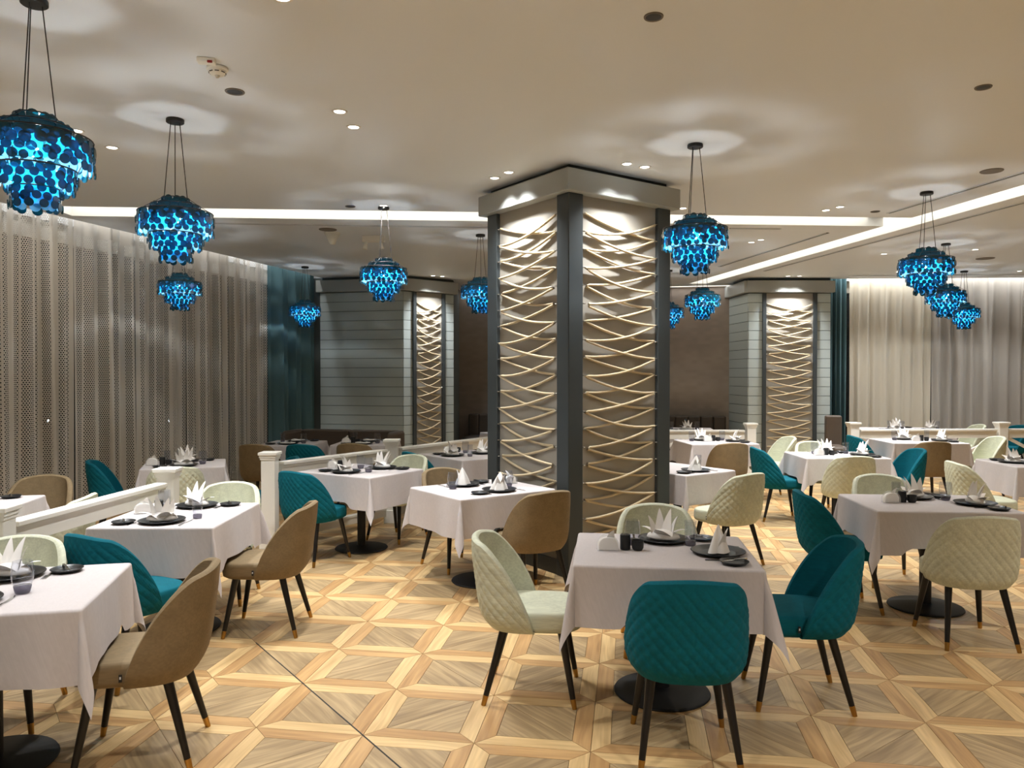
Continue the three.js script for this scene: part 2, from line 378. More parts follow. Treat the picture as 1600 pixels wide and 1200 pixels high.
{
  const w = structure('wall_left', 'grey board-clad wall end with a roped pilaster, left of the pillar');
  part('core', prism([P0, P1, P2, [-1.03, 15.15], [-3.6, 15.3], [-3.75, 13.2]], 0, H), M.boardsGap, w);
  const face = (a, b) => boardRows(w, a, b, .12, 2.98, 18, M.boards);
  face(P0, P1);
  const A = mixP(P1, P2, .0), B = P2; pilasterFace(w, A, B, .17, .81);
  const out = .05, cap = (a, b) => { const s = seg(a, b), g = rb(s.L + .09, .2, .1, .008, 0, 3.09, .045); g.rotateY(s.ry); g.translate(s.mx, 0, -s.md); return g; };
  part('frieze', [cap(P0, P1), cap(P1, P2)], M.cap, w);
  part('skirting', [wallBox(P0, P1, .02, 0, .12, -1), wallBox(P1, P2, .02, 0, .12, -1)], M.skirt, w);
}
{
  const w = structure('wall_pilaster', 'grey board-clad pilaster with a wide rope panel, by the right curtains');
  const Lb = [3.97, 14.1];
  part('core', prism([R0, R1, [5.5, 14.2], [3.97, 14.2]], 0, H), M.boardsGap, w);
  boardRows(w, Lb, R0, .12, 2.98, 18, M.boards);
  pilasterFace(w, R0, R1, .165, .83);
  const cap = (a, b) => { const s = seg(a, b), g = rb(s.L + .1, .2, .1, .008, 0, 3.09, .045); g.rotateY(s.ry); g.translate(s.mx, 0, -s.md); return g; };
  part('frieze', [cap(R0, R1), cap(Lb, R0)], M.cap, w);
  part('skirting', [wallBox(R0, R1, .02, 0, .12, -1)], M.skirt, w);
}

// ---------------------------------------------------------------- curtains
function foldFn(seed, amp, n) {                           // fold depth across a panel of n folds
  const ph = [hash2(seed, 1, 5) * 6, hash2(seed, 2, 5) * 6, hash2(seed, 3, 5) * 6];
  return (u, y) => {
    const w = u * n * Math.PI * 2, loose = .75 + .35 * (1 - y / H);
    return amp * loose * Math.min(1, u * 14, (1 - u) * 14) * (Math.sin(w + 1.6 * Math.sin(u * 7 + ph[0]) + ph[1]) + .45 * Math.sin(w * .53 + ph[2] + (1 - y / H) * .6) + .25 * Math.sin(w * 1.9 + ph[0]));
  };
}
function curtainSheet(width, y0, y1, fold, n, ny = 8) {
  const nu = n * 9; let acc = [0];
  for (let i = 1; i <= nu; i++) acc.push(acc[i - 1] + Math.hypot(width / nu, fold(i / nu, 1.5) - fold((i - 1) / nu, 1.5)));
  return grid(nu, ny, (u, v) => { const y = y0 + (y1 - y0) * v; return [(u - .5) * width + .012 * Math.sin(u * 30 + y) * (1 - y / H), y, fold(u, y)]; }, (u, v) => [acc[Math.round(u * nu)] + width * .37, y0 + (y1 - y0) * v]);
}
function curtain(label, a, b, m, seed, amp, folds, header, category = 'curtain', group) {
  const s = seg(a, b);
  const o = thing('curtain', label, category, s.mx, 0, s.md, s.ry, group);
  const f = foldFn(seed, amp, folds), top = H + .12;
  if (header) { part('fabric', curtainSheet(s.L, .02, top - .24, f, folds), m, o); part('header', curtainSheet(s.L, top - .24, top, f, folds, 2), header, o); }
  else part('fabric', curtainSheet(s.L, .02, top, f, folds), m, o);
}
{
  const lim = [-2.4, .5, 2.8, 4.6, 6.1, 7.35, 8.3, 9.15, 10.0, 10.85, 11.75];
  const lab = ['behind the viewer', 'left of the frame', 'just outside the left edge', 'beside the table cut by the left edge', 'at the left edge with a plain header band', 'behind the cluster lamp at the upper left', 'with plain header, under the second cluster lamp',
    'behind the third cluster lamp', 'second from the teal drape', 'next to the teal drape in the corner'];
  for (let i = 0; i < lim.length - 1; i++)
    curtain('honeycomb net curtain ' + lab[i], [LC(lim[i] + .003), lim[i] + .003], [LC(lim[i + 1] - .003), lim[i + 1] - .003], M.net, 40 + i, .062, Math.max(4, Math.round((lim[i + 1] - lim[i]) / .26)), (i % 2 === 0) ? M.netHeader : null, 'curtain', 'net curtains along the left windows');
  curtain('teal drape in the back left corner', [LC(11.755), 11.755], [LC(13.06), 13.06], M.tealCurtain, 77, .055, 6);
  curtain('teal drape beside the right rope pilaster', [5.44, 13.42], [5.82, 13.38], M.tealCurtain, 78, .05, 4);
  curtain('bright cream sheer curtain beside the right teal drape', [5.88, 13.40], [7.26, 13.32], M.sheer, 79, .03, 8);
  curtain('grey sheer curtain with deep folds on the far right', [7.27, 13.33], [8.87, 13.25], M.sheerGrey, 80, .055, 7);
  curtain('grey sheer curtain right of the frame', [8.88, 13.25], [10.4, 13.16], M.sheerGrey, 81, .055, 7);
}

// ---------------------------------------------------------------- railings
function post(label, x, d, ry, y = .9) {
  const o = thing('railing_post', label, 'post', x, 0, d, ry, 'white railing posts');
  part('shaft', rb(.125, y - .05, .125, .004, 0, (y - .05) / 2, 0), M.white, o);
  part('plinth', rb(.155, .14, .155, .006, 0, .07, 0), M.white, o);
  part('cap', [rb(.17, .028, .17, .006, 0, y - .014, 0), bx(.15, .02, .15, 0, y - .038, 0), bx(.138, .02, .138, 0, y - .058, 0)], M.white, o);
  return o;
}
function rail(label, a, b, h = .8) {
  const full = seg(a, b), t = (Math.abs(Math.sin(2 * full.ry)) > .6 ? .116 : .09) / full.L, s = seg(mixP(a, b, t), mixP(a, b, 1 - t));
  const o = thing('railing', label, 'railing', s.mx, 0, s.md, s.ry, 'white railings between the tables');
  part('top_rail', [rb(s.L, .03, .1, .006, 0, h - .015, 0), bx(s.L, .02, .07, 0, h - .04, 0), bx(s.L, .085, .045, 0, h - .09, 0)], M.white, o);
  part('bottom_rail', [rb(s.L, .07, .05, .005, 0, .115, 0), bx(s.L, .02, .07, 0, .16, 0)], M.white, o);
  const n = Math.max(1, Math.round(s.L / 1.0)), w = s.L / n, y0 = .165, y1 = h - .13;
  for (let i = 0; i < n; i++) for (const k of [-1, 1]) {
    const L = Math.hypot(w, y1 - y0) - .05, g = new THREE.BoxGeometry(L, .04, .03); g.rotateZ(k * Math.atan2(y1 - y0, w)); g.translate(-s.L / 2 + w * (i + .5), (y0 + y1) / 2, k * .008);
    part('cross_brace', g, M.white, o);
  }
}
const Q0 = [-2.74, 4.08], Q1 = [-2.58, 5.75], Q2 = [-2.19, 6.94], Q3 = [-1.3, 8.3], Q4 = [.55, 11.12], Q5 = [3.435, 11.05], Q6 = [4.98, 11.2], Q7 = [7.2, 11.29], Q8 = [9.4, 11.38], Qm = [-2.95, 1.9];
post('white railing post cut by the left edge of the picture', Q0[0], Q0[1], 5 * D2R);
post('white railing post with moulded cap behind the left napkins', Q1[0], Q1[1], 5 * D2R);
post('tall white railing post beside the teal chair, left of centre', Q2[0], Q2[1], 0);
post('white railing post with moulded cap left of the rope pillar', Q3[0], Q3[1], 0);
post('white railing post hidden behind the rope pillar', Q4[0], Q4[1], 0);
post('white railing post left of the right rope pilaster', Q5[0], Q5[1], 0);
post('white railing post in front of the right teal drape', Q6[0], Q6[1], 0);
post('white railing post at the far right in front of grey curtains', Q7[0], Q7[1], 0);
rail('white railing beside the left window tables', Q0, Q1);
rail('white railing running out of the lower left edge', Qm, Q0);
rail('white railing between the two posts left of the pillar', Q2, Q3);
rail('white railing running behind the rope pillar from the left', Q3, Q4);
rail('white railing behind the tables right of the pillar', Q4, Q5);
rail('white railing in front of the right sheer curtains', Q6, Q7);
rail('white railing leaving the picture on the right', Q7, Q8);

// ---------------------------------------------------------------- chairs
function chairShape(quilt) {
  const a = .222, b = .225, y0 = .355, thM = 92 * D2R, p = .74;
  const plan = th => [a * Math.sign(Math.sin(th)) * Math.pow(Math.abs(Math.sin(th)), p), -b * Math.sign(Math.cos(th)) * Math.pow(Math.abs(Math.cos(th)), p)];
  const N = 200, cum = [0], PL = []; for (let i = 0; i <= N; i++) { PL.push(plan(-thM + 2 * thM * i / N)); if (i) cum.push(cum[i - 1] + Math.hypot(PL[i][0] - PL[i - 1][0], PL[i][1] - PL[i - 1][1])); }
  const LEN = cum[N];
  const at = s => { const L = s * LEN; let k = 1; while (k < N && cum[k] < L) k++; const t = (L - cum[k - 1]) / (cum[k] - cum[k - 1] || 1); return [PL[k - 1][0] + (PL[k][0] - PL[k - 1][0]) * t, PL[k - 1][1] + (PL[k][1] - PL[k - 1][1]) * t]; };
  const top = s => {                                      // height of the rim along the shell
    const u = Math.abs(s - .5) * 2, f = .43;
    if (u < f) return .787 - .02 * (u / f) * (u / f);
    const t = (u - f) / (1 - f); return y0 + .012 + (.767 - y0 - .012) * Math.pow(Math.max(0, 1 - Math.pow(t, 1.6)), .85);
  };
  const surf = (s, t, off, puff) => {
    const e = .004, q = at(s), q0 = at(Math.max(0, s - e)), q1 = at(Math.min(1, s + e));
    let nx = -(q1[1] - q0[1]), nz = q1[0] - q0[0]; const l = Math.hypot(nx, nz) || 1; nx /= -l; nz /= -l; // points outwards
    if (nx * q[0] + nz * q[1] < 0) { nx = -nx; nz = -nz; }
    const y = y0 + (top(s) - y0) * t, k = (y - y0) / .42;
    let d = off + .012 * Math.min(1, k * 3) - .018 * Math.max(0, k - .8) - .03 * Math.pow(Math.max(0, 1 - k * 5), 2);
    if (puff) { const A = s * LEN / .046 + y / .056, B = s * LEN / .046 - y / .056; d += .0062 * Math.pow(Math.abs(Math.sin(Math.PI * A) * Math.sin(Math.PI * B)), .45) * Math.min(1, (1 - t) * 8) * Math.min(1, t * 8); }
    const back = Math.max(0, -q[1] / b);
    return [(q[0]) * (1 - .05 * Math.max(0, k - .3)) + nx * d, y, q[1] + nz * d - .055 * k * (.35 + .65 * back)];
  };
  const nu = quilt ? 128 : 64, nv = quilt ? 60 : 18;
  const outer = grid(nu, nv, (s, t) => surf(s, t, .018, quilt));
  const inner = grid(56, 16, (s, t) => surf(1 - s, t, -.018, false));
  const rim = grid(72, 5, (s, t) => { const A = surf(s, 1, .018, false), B = surf(s, 1, -.018, false), w = Math.sin(t * Math.PI) * .011; return [A[0] + (B[0] - A[0]) * t, A[1] + (B[1] - A[1]) * t + w, A[2] + (B[2] - A[2]) * t]; });
  const under = grid(56, 2, (s, t) => { const A = surf(s, 0, .018, false), B = surf(s, 0, -.018, false); return [A[0] + (B[0] - A[0]) * (1 - t), A[1], A[2] + (B[2] - A[2]) * (1 - t)]; });
  const ends = [0, 1].map(e => grid(3, 8, (i, t) => { const A = surf(e, t, .018, false), B = surf(e, t, -.018, false), k = e ? 1 - i : i; return [A[0] + (B[0] - A[0]) * k, A[1], A[2] + (B[2] - A[2]) * k + Math.sin(i * Math.PI) * .006]; }));
  const shell = merge([outer, inner, rim, under, ...ends]);
  const uv = shell.attributes.uv, pp = shell.attributes.position; for (let i = 0; i < uv.count; i++) uv.setXY(i, pp.getX(i) * 2 + pp.getZ(i), pp.getY(i) * 2);
  // seat pad: stacked rounded loops
  const prof = [[.0, .0], [.9, .0], [.985, .012], [1.0, .03], [1.0, .075], [.985, .093], [.93, .104], [.6, .111], [0, .113]];
  const seat = grid(48, prof.length - 1, (u, v, i, j) => {
    const th = u * Math.PI * 2, [k, y] = prof[j], c = Math.cos(th), s2 = Math.sin(th), e = .55;
    return [.2 * k * Math.sign(c) * Math.pow(Math.abs(c), e), .352 + y, .03 - .222 * k * Math.sign(s2) * Math.pow(Math.abs(s2), e)];
  });
  return { shell, seat };
}
const shapeQuilt = chairShape(true), shapeSmooth = chairShape(false);
const legGeos = [], capGeos = [];
for (const [x, z] of [[1, 1], [-1, 1], [1, -1], [-1, -1]]) {
  const t = new THREE.Vector3(x * .15, .358, z > 0 ? .15 : -.13), b = new THREE.Vector3(x * .2, 0, z > 0 ? .215 : -.225);
  const m = b.clone().lerp(t, .13);
  legGeos.push(barBetween(m, t, .0135, .021, 12)); capGeos.push(barBetween(b, m, .0115, .0142, 12));
}
function makeChair(m, shape, label) {
  const o = thing('dining_chair', label, 'chair', 0, 0, 0, 0);
  part('seat', shape.seat, m, o); part('backrest', shape.shell, m, o);
  for (let k = 0; k < 4; k++) part('brass_cap', capGeos[k], M.brass, part('leg', legGeos[k], M.leg, o));
  const tg = part('fabric_tag', bx(.004, .03, .012, .214, .40, .03), M.tag, o); part('tag_print', bx(.001, .01, .006, .2165, .402, .03), M.tagPrint, tg);
  return o;
}
const protoChair = {}, chairSpots = [];
const chairKinds = { teal: [M.teal, shapeQuilt], cream: [M.cream, shapeQuilt], brown: [M.brown, shapeSmooth] };
const face = { away: 180, cam: 0, right: 90, left: -90 };
function chair(kind, x, d, deg, label) {
  const words = { teal: 'teal quilted', cream: 'cream quilted', brown: 'brown' }[kind];
  const lab = words + ' shell chair ' + label, ry = deg * D2R; chairSpots.push([x, d]);
  if (!protoChair[kind]) {
    const c = protoChair[kind] = makeChair(...chairKinds[kind], lab); c.position.set(x, 0, -d); c.rotation.y = ry; c.userData.group = kind + ' dining chairs'; return c;
  }
  return copyOf(protoChair[kind], 'dining_chair', lab, kind + ' dining chairs', x, 0, d, ry);
}
// nearest table
chair('teal', .735, 3.27, 175, 'seen from behind at the nearest table');
chair('cream', .106, 3.87, 84, 'on the left side of the nearest table');
chair('teal', 1.406, 3.80, -97, 'on the right side of the nearest table');
chair('cream', .86, 4.5, -6, 'behind the nearest table, facing the viewer');
// right foreground table
chair('cream', 2.735, 4.63, 175, 'seen from behind at the right foreground table');
chair('teal', 2.27, 5.3, 84, 'on the left side of the right foreground table');
chair('cream', 2.92, 5.92, -5, 'behind the right foreground table');
// right middle
chair('teal', 2.96, 8.5, 88, 'left of the table before the right rope pilaster');
chair('cream', 3.42, 7.86, 178, 'seen from behind before the right rope pilaster table');
chair('teal', 4.17, 8.36, -92, 'beside the brown chair, facing left');
chair('cream', 3.6, 8.98, 0, 'behind the table before the right rope pilaster');
chair('cream', 4.36, 7.1, 85, 'at the right edge, facing the cut-off table');
chair('brown', 5.12, 9.5, 178, 'seen from behind at the table by the right railing');
chair('teal', 4.76, 10.15, 88, 'behind the aisle post, left of the right railing table');
chair('cream', 6.08, 10.0, -92, 'beside the far right railing post, facing left');
chair('brown', 2.58, 9.3, 186, 'seen from behind just right of the pillar');
chair('cream', 3.36, 9.95, -85, 'right of the table behind the pillar, facing left');
chair('cream', 1.82, 6.5, -146, 'seen from behind, tucked in right beside the pillar');
chair('cream', 7.3, 12.4, -92, 'behind the right railing before grey curtains');
chair('teal', 7.85, 12.2, -85, 'behind the right railing, top just showing');
chair('teal', 8.5, 11.95, 90, 'behind the railing at the right edge');
// pillar table, left side
chair('brown', .13, 5.54, -147, 'seen from behind, tucked against the pillar corner');
chair('brown', -.47, 6.40, 36, 'behind the table left of the pillar, facing viewer');
chair('teal', -1.70, 6.62, 150, 'seen from behind beside the tall railing post');
chair('cream', -1.12, 7.48, -31.4, 'behind the middle railing table, facing the viewer');
chair('teal', -.86, 8.16, 128, 'half hidden between two tables left of the pillar');
// left tables
chair('brown', -1.543, 4.835, -88, 'on the right of the table by the left railing');
chair('teal', -2.04, 4.1, 152, 'in front of the table by the left railing');
chair('cream', -2.08, 5.48, 2, 'behind the table by the left railing');
chair('brown', -1.56, 3.23, -78, 'at the lower left, large and close');
chair('cream', -2.38, 3.56, 13, 'behind the lower left table');
chair('teal', -2.12, 2.6, 190, 'cut off at the lower left corner');
chair('teal', -3.72, 7.32, 112, 'by the left curtains, facing right');
chair('teal', -2.38, 7.44, -70, 'by the left curtains, facing left');
chair('cream', -3.04, 6.94, 202, 'seen from behind at the left curtain table');
chair('brown', -3.68, 5.88, 10, 'by the left curtains behind the cut-off table');
chair('cream', -3.12, 5.12, -80, 'at the table cut by the left edge');
chair('brown', -2.96, 9.15, 172, 'far back, leftmost before the dark bench');
chair('teal', -2.4, 9.12, 172, 'far back before the dark bench');
chair('brown', -1.84, 9.25, 172, 'far back, rightmost before the dark bench');

// ---------------------------------------------------------------- tables, cloths and settings
const TOP = .72;
function clothGeo(w, d, over, seed, tucks) {
  const rho = .012, hw = w / 2 - rho + .004, hd = d / 2 - rho + .004, Lx = hw + over, Lz = hd + over;
  const ax = (h, L) => { const out = [], n1 = 14, n2 = 13; for (let i = 0; i <= n1; i++) out.push(h * i / n1); for (const s of [.005, .01, .015, .02, .03]) out.push(h + s); for (let i = 1; i <= n2; i++) out.push(h + .03 + (L - h - .03) * i / n2); return out; };
  const full = a => [...a.slice(1).reverse().map(v => -v), ...a];
  const us = full(ax(hw, Lx)), vs = full(ax(hd, Lz)), ph = k => hash2(seed, k, 77) * 6.28;
  const bend = s => s < rho * Math.PI / 2 ? [rho * Math.sin(s / rho), rho * (1 - Math.cos(s / rho))] : [rho, rho + s - rho * Math.PI / 2];
  const wave = (c, k, drop) => drop * (.03 + .05 * Math.sin(c * 9 + ph(k)) + .025 * Math.sin(c * 21 + ph(k + 4)));
  const R = [0, 1, 2, 3].map(k => .15 + .14 * hash2(seed, k, 99));
  const lift = (k, c) => { let f = 1; for (const o of tucks[k]) { const t = Math.min(1, Math.max(0, (Math.abs(c - o) - .205) / .07)), m = t * t * (3 - 2 * t); f = Math.min(f, .238 / over + (1 - .238 / over) * m); } return f; }; // the hem rests on a chair seat
  return grid(us.length - 1, vs.length - 1, (a, b2, i, j) => {
    const u = us[i], v = vs[j], sx = Math.sign(u) || 1, sz = Math.sign(v) || 1, dx = Math.max(0, Math.abs(u) - hw), dz = Math.max(0, Math.abs(v) - hd), kx = sx > 0 ? 0 : 1, kz = sz > 0 ? 2 : 3;
    if (!dx && !dz) return [u, TOP + .0008 * Math.sin(u * 17 + seed) * Math.sin(v * 13), v];
    if (dx && !dz) { let [o, dn] = bend(dx); dn *= lift(kx, v); const e = Math.min(1, (hd - Math.abs(v)) / .12), f = Math.max(.0, wave(v, kx, dn) * e + .04 * dn); return [sx * (hw + o + f), TOP - dn, v]; }
    if (dz && !dx) { let [o, dn] = bend(dz); dn *= lift(kz, u); const e = Math.min(1, (hw - Math.abs(u)) / .12), f = Math.max(.0, wave(u, kz, dn) * e + .04 * dn); return [u, TOP - dn, sz * (hd + o + f)]; }
    let r = Math.hypot(dx, dz), al = Math.atan2(dz, dx), [o, dn] = bend(r), q = R[(sx > 0 ? 0 : 1) + (sz > 0 ? 0 : 2)];
    const bl = al / (Math.PI / 2); dn *= Math.min(1, lift(kx, sz * hd) * (1 - bl) + lift(kz, sx * hw) * bl + .3 * Math.sin(2 * al));
    const th = q * Math.sin(2 * al) * Math.min(1, r / .1), ps = al + .25 * Math.sin(2 * al) * Math.sin(ph(6)), hx = Math.sin(th) * dn;
    const fx = .04 * dn * Math.cos(al), fz = .04 * dn * Math.sin(al);
    return [sx * (hw + o * Math.cos(al) + hx * Math.cos(ps) + fx), TOP - dn * Math.cos(th), sz * (hd + o * Math.sin(al) + hx * Math.sin(ps) + fz)];
  }, (a, b2, p) => [p[0] * 3 + p[1], p[2] * 3 + p[1] * .7]);
}
// tableware, made once
const plateGeo = lathe([[0, .004], [.082, .004], [.09, .007], [.122, .016], [.131, .019], [.133, .0165], [.118, .009], [.085, .0], [0, .0]], 36);
const sidePlateGeo = lathe([[0, .004], [.042, .004], [.05, .008], [.066, .017], [.068, .015], [.054, .004], [.045, 0], [0, 0]], 28);
const glassWall = lathe([[.0285, .026], [.034, .045], [.0365, .065], [.034, .09], [.0305, .108], [.0295, .108], [.033, .09], [.0352, .065], [.0327, .045], [.0275, .027]], 24);
const glassBase = lathe([[0, 0], [.021, 0], [.0245, .004], [.0286, .0255], [0, .0255]], 24);
const tallWall = lathe([[.027, .026], [.029, .06], [.031, .128], [.0298, .128], [.0278, .06], [.026, .027]], 24);
const tallBase = lathe([[0, 0], [.0245, 0], [.026, .004], [.027, .0255], [0, .0255]], 24);
for (const g of [glassWall, glassBase]) g.scale(1.15, 1.2, 1.15);
function flat(pts, depth) { const s = new THREE.Shape(); pts.forEach((p, i) => i ? s.lineTo(p[0], p[1]) : s.moveTo(p[0], p[1])); const g = new THREE.ExtrudeGeometry(s, { depth, bevelEnabled: false }); g.rotateX(-Math.PI / 2); return g; } // shape y -> -z
const knifeHandle = flat([[-.006, -.1], [.006, -.1], [.0045, -.01], [-.0045, -.01]], .005), knifeBlade = flat([[-.0045, -.012], [.0045, -.012], [.009, .01], [.009, .07], [.003, .1], [-.004, .102], [-.0045, .06]], .002);
const forkHandle = flat([[-.006, -.1], [.006, -.1], [.0035, .02], [-.0035, .02]], .004);
const forkHead = flat([[-.0035, .018], [.0035, .018], [.011, .036], [.011, .095], [.0082, .095], [.0078, .05], [.0046, .05], [.0042, .095], [.0014, .095], [.001, .05], [-.0018, .05], [-.0014, .095], [-.0042, .095], [-.0046, .05], [-.0078, .05], [-.0082, .095], [-.011, .095], [-.011, .036]], .003);
const butterHandle = flat([[-.005, -.07], [.005, -.07], [.004, 0], [-.004, 0]], .005), butterBlade = flat([[-.004, -.004], [.004, -.004], [.009, .02], [.009, .05], [0, .068], [-.004, .06]], .002);
function petal(len, wid, lean, curl, turn, x = 0, z = 0, y = 0, cup = .3) { // a pointed leaf of folded linen, two-sided
  const one = off => grid(6, 10, (u, v) => {
    const w = wid * Math.pow(Math.max(0, 1 - v), .72) * (.85 + .5 * v * (1 - v)), xx = (u - .5) * 2 * w, ang = lean + curl * v * v, rad = v * len;
    const zz = Math.sin(ang) * rad + off - cup * (xx * xx) / (wid + .001) * (1 - v * .5), yy = Math.cos(ang) * rad;
    return [xx, yy, zz];
  });
  const g = merge([one(0), one(-.0022)]); g.rotateY(turn); g.translate(x, y, z); return g;
}
function napkinLotus(seed) {
  const h = k => hash2(seed, k, 31), out = [];
  for (const [k, tx] of [[0, -.035], [1, -.012], [2, .013], [3, .036]]) out.push(petal(.115 - Math.abs(tx) * .8 + .02 * h(k), .026, .12 + .2 * h(k + 8), .15, tx * 26 + (h(k + 4) - .5) * .5, tx, -.008 + .01 * h(k + 3), .022, .2));
  out.push(petal(.085, .04, .75, .35, 1.35 + .2 * h(9), .02, .01, .012)); out.push(petal(.085, .04, .75, .35, -1.35 - .2 * h(10), -.02, .01, .012));
  out.push(petal(.075, .045, .6, .3, .25, .012, .02, .01)); out.push(petal(.07, .05, .55, .3, Math.PI - .3, 0, -.02, .01));
  const base = lathe([[0, .006], [.05, .006], [.06, .012], [.055, .026], [.036, .04], [.02, .046], [0, .048]], 14); base.scale(1.15, 1, .72); out.push(base);
  return merge(out);
}
function napkinCone(seed) {
  const f = off => grid(40, 10, (u, v) => { const th = u * Math.PI * 2, k = 1 + .2 * Math.cos(3 * th + seed) + .12 * Math.cos(5 * th), r = (.052 * Math.pow(1 - v, .85) + .002 - off) * k; return [r * Math.cos(th) + .008 * v, .006 + v * .125, r * .8 * Math.sin(th)]; });
  return merge([f(0), petal(.11, .03, .12, .1, .4, .012, .02, .008), petal(.1, .03, .15, .1, -.7, -.014, .018, .008)]);
}
const napkinFlat = merge([rb(.17, .012, .085, .004, 0, .013, 0), petal(.1, .04, 1.3, .2, 1.2, 0, 0, .016)]);
const napkins0 = [napkinLotus(3), napkinLotus(8), napkinLotus(15), napkinCone(1), napkinCone(2.4)];
const napkins = napkins0; napkins.forEach((g, i) => i < 3 ? g.scale(1.3, 1.2, 1.15) : g.scale(1.1, 1.05, 1.1));
const holderPlate = (() => { const s = new THREE.Shape(); s.moveTo(-.056, 0); s.lineTo(.056, 0); s.lineTo(.056, .02); s.absarc(0, .022, .056, 0, Math.PI, false); s.lineTo(-.056, 0); const g = new THREE.ExtrudeGeometry(s, { depth: .004, bevelEnabled: false, curveSegments: 14 }); return g; })();
const paperGeo = (() => { const s = new THREE.Shape(); s.moveTo(-.046, .006); s.lineTo(.046, .006); s.lineTo(.046, .03); s.quadraticCurveTo(.042, .062, 0, .064); s.quadraticCurveTo(-.042, .062, -.046, .03); return new THREE.ExtrudeGeometry(s, { depth: .026, bevelEnabled: true, bevelSize: .003, bevelThickness: .003, bevelSegments: 1 }); })();
const paperTip = petal(.075, .03, .15, .35, .4, .012, 0, .04);
const potGeo = lathe([[0, 0], [.024, 0], [.026, .004], [.026, .072], [.023, .077], [.016, .075], [.0, .074]], 20), cupGeo = lathe([[0, 0], [.022, 0], [.029, .012], [.031, .05], [.0285, .05], [.026, .014], [0, .008]], 20);

